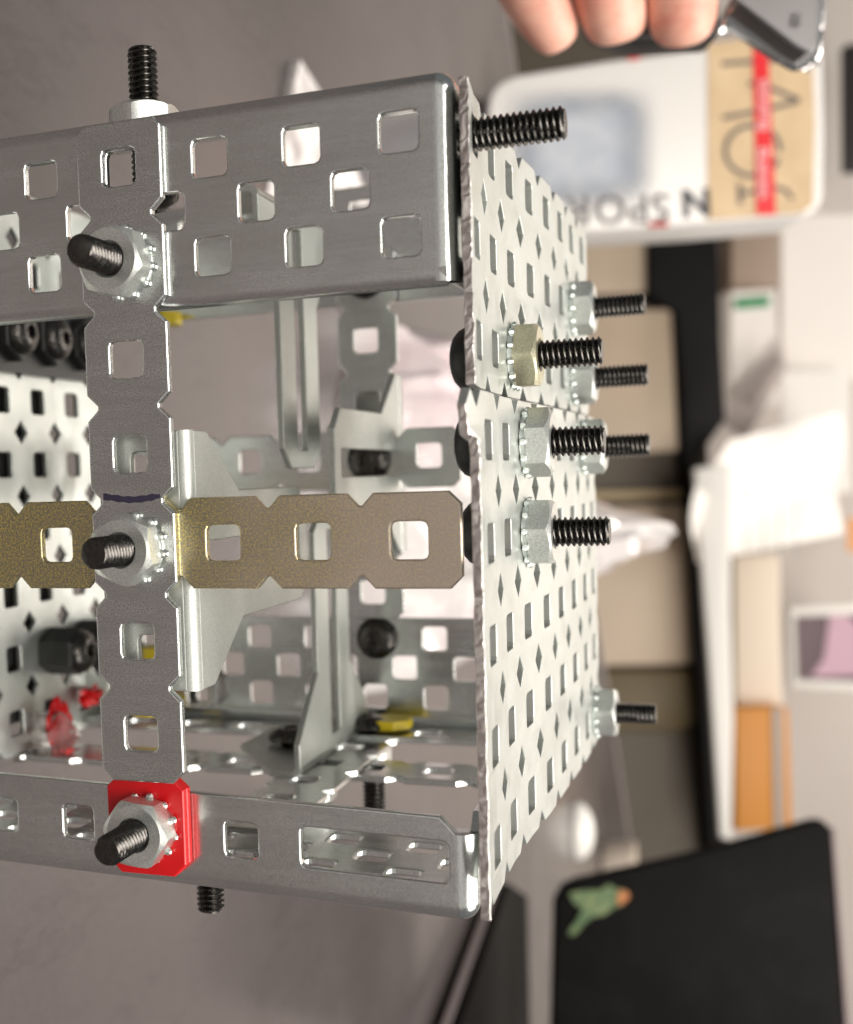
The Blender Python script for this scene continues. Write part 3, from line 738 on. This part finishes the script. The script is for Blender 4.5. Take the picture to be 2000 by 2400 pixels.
o = slab('dark_frame', [(1735, 90), (1800, 85), (1800, 350), (1737, 350)], 2300, 25, mat('dark_frame', (.03, .025, .025), .4), None, bev=3); tag(o, 'dark upright frame at the right edge beside the taped box', 'frame')
o = slab('orange_note', [(1738, 1062), (1800, 1062), (1800, 1135), (1738, 1130)], 2300, 2, mat('orange_note', (.75, .35, .14), .6), None); tag(o, 'small orange note stuck on the wall above the framed photo', 'note')

# ---- white storage box with tan tape and red ribbon
bd = 742.
BOX = thing('storage_box', 'white rounded storage box with tan tape and red ribbon label, standing on the table', 'box', on_table(1010, 330))
WPL = mat('white_plastic', (.76, .73, .70), .35)
outl = [(1000, 300), (1000, 215), (1008, 186), (1028, 166), (1060, 153), (1240, 124), (1450, 96), (1640, 70), (1670, 78), (1688, 104), (1692, 260), (1690, 400), (1680, 428), (1655, 440), (1450, 458), (1216, 472), (1010, 490)]
slab('box_body', outl, bd, 46, WPL, BOX, bev=3, sm=40)
BLUEP = mat('pale_blue_print', (.42, .45, .50), .5)
setc(BLUEP, mixc(BLUEP, ramp(BLUEP, noise_node(BLUEP, 70, 3), [(.35, g(0)), (.65, g(1))]), (.50, .52, .56), (.39, .43, .49)))
_n, _l, _b = nt(BLUEP); _tc = _n.new('ShaderNodeTexCoord'); _sx = _n.new('ShaderNodeSeparateXYZ'); _l.new(_tc.outputs['Generated'], _sx.inputs[0]); _al = None
for _k in (0, 2):
    _pp = _n.new('ShaderNodeMath'); _pp.operation = 'PINGPONG'; _pp.inputs[1].default_value = .5; _l.new(_sx.outputs[_k], _pp.inputs[0])
    _mr = _n.new('ShaderNodeMapRange'); _mr.interpolation_type = 'SMOOTHSTEP'; _mr.inputs[2].default_value = .34; _l.new(_pp.outputs[0], _mr.inputs[0])
    if _al is None: _al = _mr.outputs[0]
    else:
        _m = _n.new('ShaderNodeMath'); _m.operation = 'MULTIPLY'; _l.new(_al, _m.inputs[0]); _l.new(_mr.outputs[0], _m.inputs[1]); _l.new(_m.outputs[0], _b.inputs['Alpha'])
slab('printed_panel', [(1020, 185), (1360, 160), (1360, 440), (1020, 450)], bd - .5, .4, BLUEP, BOX)
TAN = mat('tan_tape', (.62, .45, .27), .5)
setc(TAN, ramp(TAN, noise_node(TAN, 60, 3), [(.3, (.57, .41, .24)), (.7, (.66, .49, .30))]))
slab('masking_tape', [(1452, 90), (1664, 62), (1672, 250), (1668, 420), (1645, 437), (1452, 452)], bd - .6, .5, TAN, BOX)
slab('red_ribbon', [(1544, 70), (1574, 68), (1592, 440), (1552, 440)], bd - 1.2, .5, mat('red_ribbon', (.72, .012, .02), .4), BOX)
WTX = mat('white_lettering', (.88, .62, .62), .6)
text_mesh('lettering', 'Business', 34, (1555, 302), bd - 1.9, WTX, BOX, 88.5, .92)
text_mesh('lettering', 'Business', 34, (1576, 268), bd - 1.9, WTX, BOX, -91.5, .92)
HW = mat('felt_pen', (.13, .11, .10), .6)
# hand-written word, letters' tops towards the left
stroke('lettering', [(1480, 131), (1520, 128), (1575, 124), (1640, 119)], 10, bd - .9, HW, BOX)
stroke('lettering', [(1535, 171), (1565, 174), (1600, 188), (1640, 206)], 10, bd - .9, HW, BOX)
stroke('lettering', [(1640, 206), (1590, 220), (1530, 233), (1482, 242)], 10, bd - .9, HW, BOX)
stroke('lettering', [(1540 + 56 * math.cos(a) + 4, 309 + 52 * math.sin(a)) for a in [2 * PI * k / 24 + .3 for k in range(24)]], 10, bd - .9, HW, BOX)
stroke('lettering', [(1517, 376), (1518, 395), (1519, 420)], 10, bd - .9, HW, BOX)
stroke('lettering', [(1519, 398), (1560, 390), (1592, 384), (1612, 390), (1626, 408)], 9, bd - .9, HW, BOX)
text_mesh('lettering', 'SPORT', 82, (1374, 398), bd - .9, mat('grey_lettering', (.12, .11, .11), .6), BOX, 178, 1.12, .006)
text_mesh('lettering', 'N', 78, (1458, 388), bd - .9, LETTER, BOX, 177, 1, .03)
slab('red_mark', [(1290, 112), (1312, 109), (1312, 121), (1290, 124)], bd - 1, .5, RED, BOX)
slab('red_mark', [(1330, 458), (1372, 455), (1370, 464), (1332, 466)], bd - 1, .5, RED, BOX)

# ---- clear plastic bag behind the frame
BAG = mat('clear_plastic_bag', (.86, .74, .76), .16)
TABLE.node_tree.nodes['Principled BSDF'].inputs['IOR'].default_value = 1.52
b_ = BAG.node_tree.nodes['Principled BSDF']; b_.inputs['Transmission Weight'].default_value = .35; b_.inputs['IOR'].default_value = 1.25
bc = ramp(BAG, noise_node(BAG, 16, 4, .6), [(.3, (.66, .54, .56)), (.5, (.82, .77, .76)), (.7, (.9, .87, .84))]); setc(BAG, bc)
mb = MB(); rows = []
NU, NV = 46, 46
for i in range(NU + 1):
    r = []
    for j in range(NV + 1):
        s, t = i / NU, j / NV
        y = 24 - 160 * t; z = -318 - 262 * s
        q = Vector((s * 5, t * 5, 1.7)); e = min(1, 5.5 * min(s, 1 - s, t, 1 - t))
        hgt = e ** .6 * (40 + 18 * s + 16 * (abs(noise.noise(q)) * 2 - .5) + 16 * abs(noise.noise(q * 2.6)) + 11 * abs(noise.noise(q * 5.3)))
        pk = math.exp(-((s - .52) / .13) ** 2 - ((t - .64) / .13) ** 2) * 62
        r.append((-71 + max(.6, hgt + pk), y + 10 * noise.noise(q * 1.4 + Vector((9, 0, 0))), z + 16 * noise.noise(q * 1.2)))
    rows.append(r)
mb.grid(rows)
bag = mb.build('plastic_bag', BAG, None, sm=14); tag(bag, 'crumpled clear plastic bag lying on the table behind the steel frame', 'bag')
for nm, uv, r_, colr in (('print_patch', (858, 772), 26, (.30, .31, .62)), ('print_patch', (918, 752), 24, (.24, .50, .55))):
    pass

# ---- black laptop standing open, sticker on its lid
LAPM = mat('black_laptop', (.007, .006, .006), .55, 0., .05)
setc(LAPM, ramp(LAPM, noise_node(LAPM, 14, 6, .7), [(.45, (.005, .0046, .0046)), (.75, (.011, .010, .0096))]))
LAP = thing('laptop', 'open black laptop with a green sticker on its lid, on the table', 'laptop', (-68, -380, -560))
base = [(-58, -326, -400), (-58, -292, -575), (-58, -322, -640), (-58, -560, -640), (-58, -560, -400)]
V = base + [(-71.5, y, z) for x, y, z in base]
mesh('base', V, [(0, 1, 2, 3, 4), (9, 8, 7, 6, 5)] + [(i, (i + 1) % 5, 5 + (i + 1) % 5, 5 + i) for i in range(5)], LAPM, LAP, sm=0)
SIL = mat('silver_edge', (.55, .48, .48), .3, .6)
def edge(yo, x0, x1): 
    a_, b_2 = (-327 + yo, -398), (-293 + yo, -573)
    return [(x0, a_[0], a_[1]), (x0, b_2[0], b_2[1]), (x1, b_2[0], b_2[1]), (x1, a_[0], a_[1])]
V = edge(3, -63, -66.5) + edge(1.2, -63, -66.5)
mesh('edge_trim', V, [(0, 1, 2, 3), (7, 6, 5, 4)] + [(i, (i + 1) % 4, 4 + (i + 1) % 4, 4 + i) for i in range(4)], SIL, LAP, sm=0)
lid = [(1140, 1850), (1158, 1818), (1185, 1806), (1440, 1748), (1672, 1684), (1692, 1684), (1704, 1700), (1712, 1860), (1742, 2200), (1132, 2200)]
slab('lid', lid, 705, 9, LAPM, LAP, bev=1.5)
slab('lid_rim', [(1706, 1700), (1713, 1700), (1752, 2200), (1743, 2200)], 706, 6, mat('dim_rim', (.16, .12, .12), .5, .3), LAP)
stk = [(1166, 1912), (1182, 1890), (1196, 1866), (1176, 1850), (1168, 1832), (1200, 1826), (1230, 1826), (1250, 1814), (1262, 1822), (1284, 1826), (1290, 1836), (1276, 1856), (1258, 1862), (1240, 1876), (1218, 1880), (1200, 1892), (1184, 1912), (1172, 1920)]
STG = mat('green_sticker', (.17, .26, .055), .5); setc(STG, ramp(STG, noise_node(STG, 160, 3), [(.35, (.03, .085, .018)), (.6, (.11, .15, .045))]))
st = slab('sticker', stk, 703.6, .4, STG, LAP)
slab('sticker_tip', [(1270, 1826), (1288, 1830), (1292, 1838), (1280, 1852), (1266, 1856)], 703, .3, mat('orange_sticker', (.40, .13, .02), .5), LAP)

# ---- small things on the table by the laptop
def egg(name, c, r, m, label, cat):
    me = bpy.data.meshes.new(name); bm = bmesh.new(); bmesh.ops.create_uvsphere(bm, u_segments=32, v_segments=16, radius=1)
    for v in bm.verts:
        d = v.co; k = 1 - .18 * d.y
        p = (c[0] + (d.z * r[0] if d.z > 0 else d.z * r[0] * .35), c[1] + d.x * r[1] * k, c[2] + d.y * r[2]); v.co = W(p)
    bm.to_mesh(me); bm.free(); me.materials.append(m); smooth(me, 60); return tag(link(name, me), label, cat)
p = on_table(1178, 1705)
egg('computer_mouse', (p[0] + 2, p[1], p[2]), (16, 27, 16), mat('white_mouse', (.9, .87, .82), .3), 'white rounded computer mouse on the table beside the perforated plate', 'mouse')
p = on_table(1236, 1768)
CUPG = thing('small_cup', 'small cream cup with a blue dab leaning above the laptop lid', 'cup', (-71, p[1], p[2]))
V, F = lathe([(20, 0), (23, 4), (25, 34), (23, 34), (21, 6)], 28); me = lmesh('cup_body', V, F, mat('cream_cup', (.72, .62, .52), .4)); o = link('cup_body', me, CUPG)
V, F = lathe([(0.1, 0), (8, 1), (8, 5), (.1, 7)], 20); o = link('dab', lmesh('dab', V, F, mat('blue_dab', (.25, .36, .60), .4)), CUPG); o.location = (.02, -.008, .026)
q = [on_table(596, 126), on_table(664, 205), on_table(760, 420), on_table(540, 420)]
V = [(x + .8 + 3 * (i == 0), y, z) for i, (x, y, z) in enumerate(q)] + [(x + .2, y, z) for x, y, z in q]
SMP = mat('smudged_paper', (.8, .76, .74), .6); setc(SMP, ramp(SMP, noise_node(SMP, 70, 3), [(.38, (.42, .38, .37)), (.55, (.82, .78, .76))]))
o = mesh('torn_paper', V, [(0, 1, 2, 3), (7, 6, 5, 4)] + [(i, (i + 1) % 4, 4 + (i + 1) % 4, 4 + i) for i in range(4)], SMP, None, None, 0); tag(o, 'pointed scrap of white smudged paper on the table behind the top rail', 'paper')

# ---- hand from above, holding a chrome tool
SKIN = mat('skin', (.80, .43, .33), .45)
sb = SKIN.node_tree.nodes['Principled BSDF']; sb.inputs['Subsurface Weight'].default_value = .25; sb.inputs['Subsurface Radius'].default_value = (.008, .003, .0015); sb.inputs['Subsurface Scale'].default_value = .5
setc(SKIN, ramp(SKIN, noise_node(SKIN, 90, 4), [(.3, (.70, .27, .20)), (.5, (.80, .42, .32)), (.7, (.86, .52, .41))]))
bump(SKIN, noise_node(SKIN, 900, 3), .15, .0002)
hd = 310.
me = bpy.data.meshes.new('hand'); V, E, RAD = [], [], []
def jv(u, v, d, r): V.append(W(at(u, v, d))); RAD.append(r * .001); return len(V) - 1
root = jv(1300, -560, 330, 26)
kn = jv(1290, -420, 326, 25); E.append((root, kn))
wr = jv(1300, -760, 345, 24); E.append((wr, root))
for ch in ([(1010, -330, 320, 10.5), (1020, -170, 312, 9.5), (1092, -10, 308, 9.0), (1138, 66, 310, 7.2), (1157, 104, 312, 4.6)],
           [(1200, -300, 322, 11), (1212, -150, 308, 10), (1250, -4, 304, 9.4), (1266, 56, 308, 8.4), (1270, 90, 310, 6.0)],
           [(1390, -300, 322, 11), (1396, -150, 306, 10.3), (1398, -10, 302, 9.8), (1402, 54, 306, 9.0), (1404, 88, 309, 6.6)],
           [(1560, -310, 322, 10.5), (1590, -190, 306, 9.6), (1590, -120, 300, 9.0), (1575, -70, 298, 7.5)],
           [(1480, -520, 316, 11), (1600, -400, 296, 10), (1640, -250, 286, 9.0), (1630, -150, 286, 7.5)]):
    prev = kn if ch[0][1] > -500 else root
    for q in ch: i = jv(*q); E.append((prev, i)); prev = i
me.from_pydata(V, E, [])
hand = bpy.data.objects.new('hand', me); COL.objects.link(hand)
sk = hand.modifiers.new('skin', 'SKIN'); sk.use_smooth_shade = True; sk.branch_smoothing = .4
for i, sv in enumerate(me.skin_vertices[0].data): sv.radius = (RAD[i], RAD[i]); sv.use_root = (i == root)
ss = hand.modifiers.new('sub', 'SUBSURF'); ss.levels = 2; ss.render_levels = 2
dg = bpy.context.evaluated_depsgraph_get(); m2 = bpy.data.meshes.new_from_object(hand.evaluated_get(dg))
hand.modifiers.clear(); hand.data = m2; m2.materials.clear(); m2.materials.append(SKIN); m2.shade_smooth()
tag(hand, "person's bare hand reaching down with a chrome tool at the top edge", 'hand')
CHROME = mat('chrome', (.72, .70, .69), .14, 1.)
STEEL = mat('brushed_steel', (.30, .29, .29), .38, 1.)
TOOL = thing('chrome_tool', 'chrome flat tool with a thick shiny rim held by the hand', 'tool', at(1600, 40, 300))
def loft(name, A, B, m, bev=.8):
    n = len(A); o = mesh(name, A + B, [tuple(range(n)), tuple(range(2 * n - 1, n - 1, -1))] + [(i, (i + 1) % n, n + (i + 1) % n, n + i) for i in range(n)], m, TOOL, None, 0)
    bm = bmesh.new(); bm.from_mesh(o.data); bmesh.ops.bevel(bm, geom=bm.edges[:], offset=bev * .001, segments=3, affect='EDGES'); bm.to_mesh(o.data); bm.free(); smooth(o.data, 40); return o
slab('handle', [(1208, 20), (1250, 0), (1480, -5), (1480, 74), (1300, 84), (1225, 58)], 322, 12, mat('black_grip', (.02, .018, .018), .5), TOOL, bev=2)
oA = [(1462, 78), (1478, 30), (1500, 0), (1530, -60), (1700, -60), (1690, 60), (1684, 122), (1672, 142), (1640, 152), (1600, 136), (1490, 62)]
loft('rim', [at(u, v, 300) for u, v in oA], [at(u + 3, v + 2, 309) for u, v in oA], CHROME, 1.6)
fA = [(1500, -4), (1524, -40), (1530, -60), (1684, -60), (1680, 60), (1674, 104), (1660, 112), (1630, 96)]
loft('face_plate', [at(u, v, 296) for u, v in fA], [at(u, v, 300.5) for u, v in fA], STEEL, .7)
text_mesh('engraving', '80', 30, (1642, 56), 295.4, mat('engraved', (.12, .11, .11), .5), TOOL, -84)
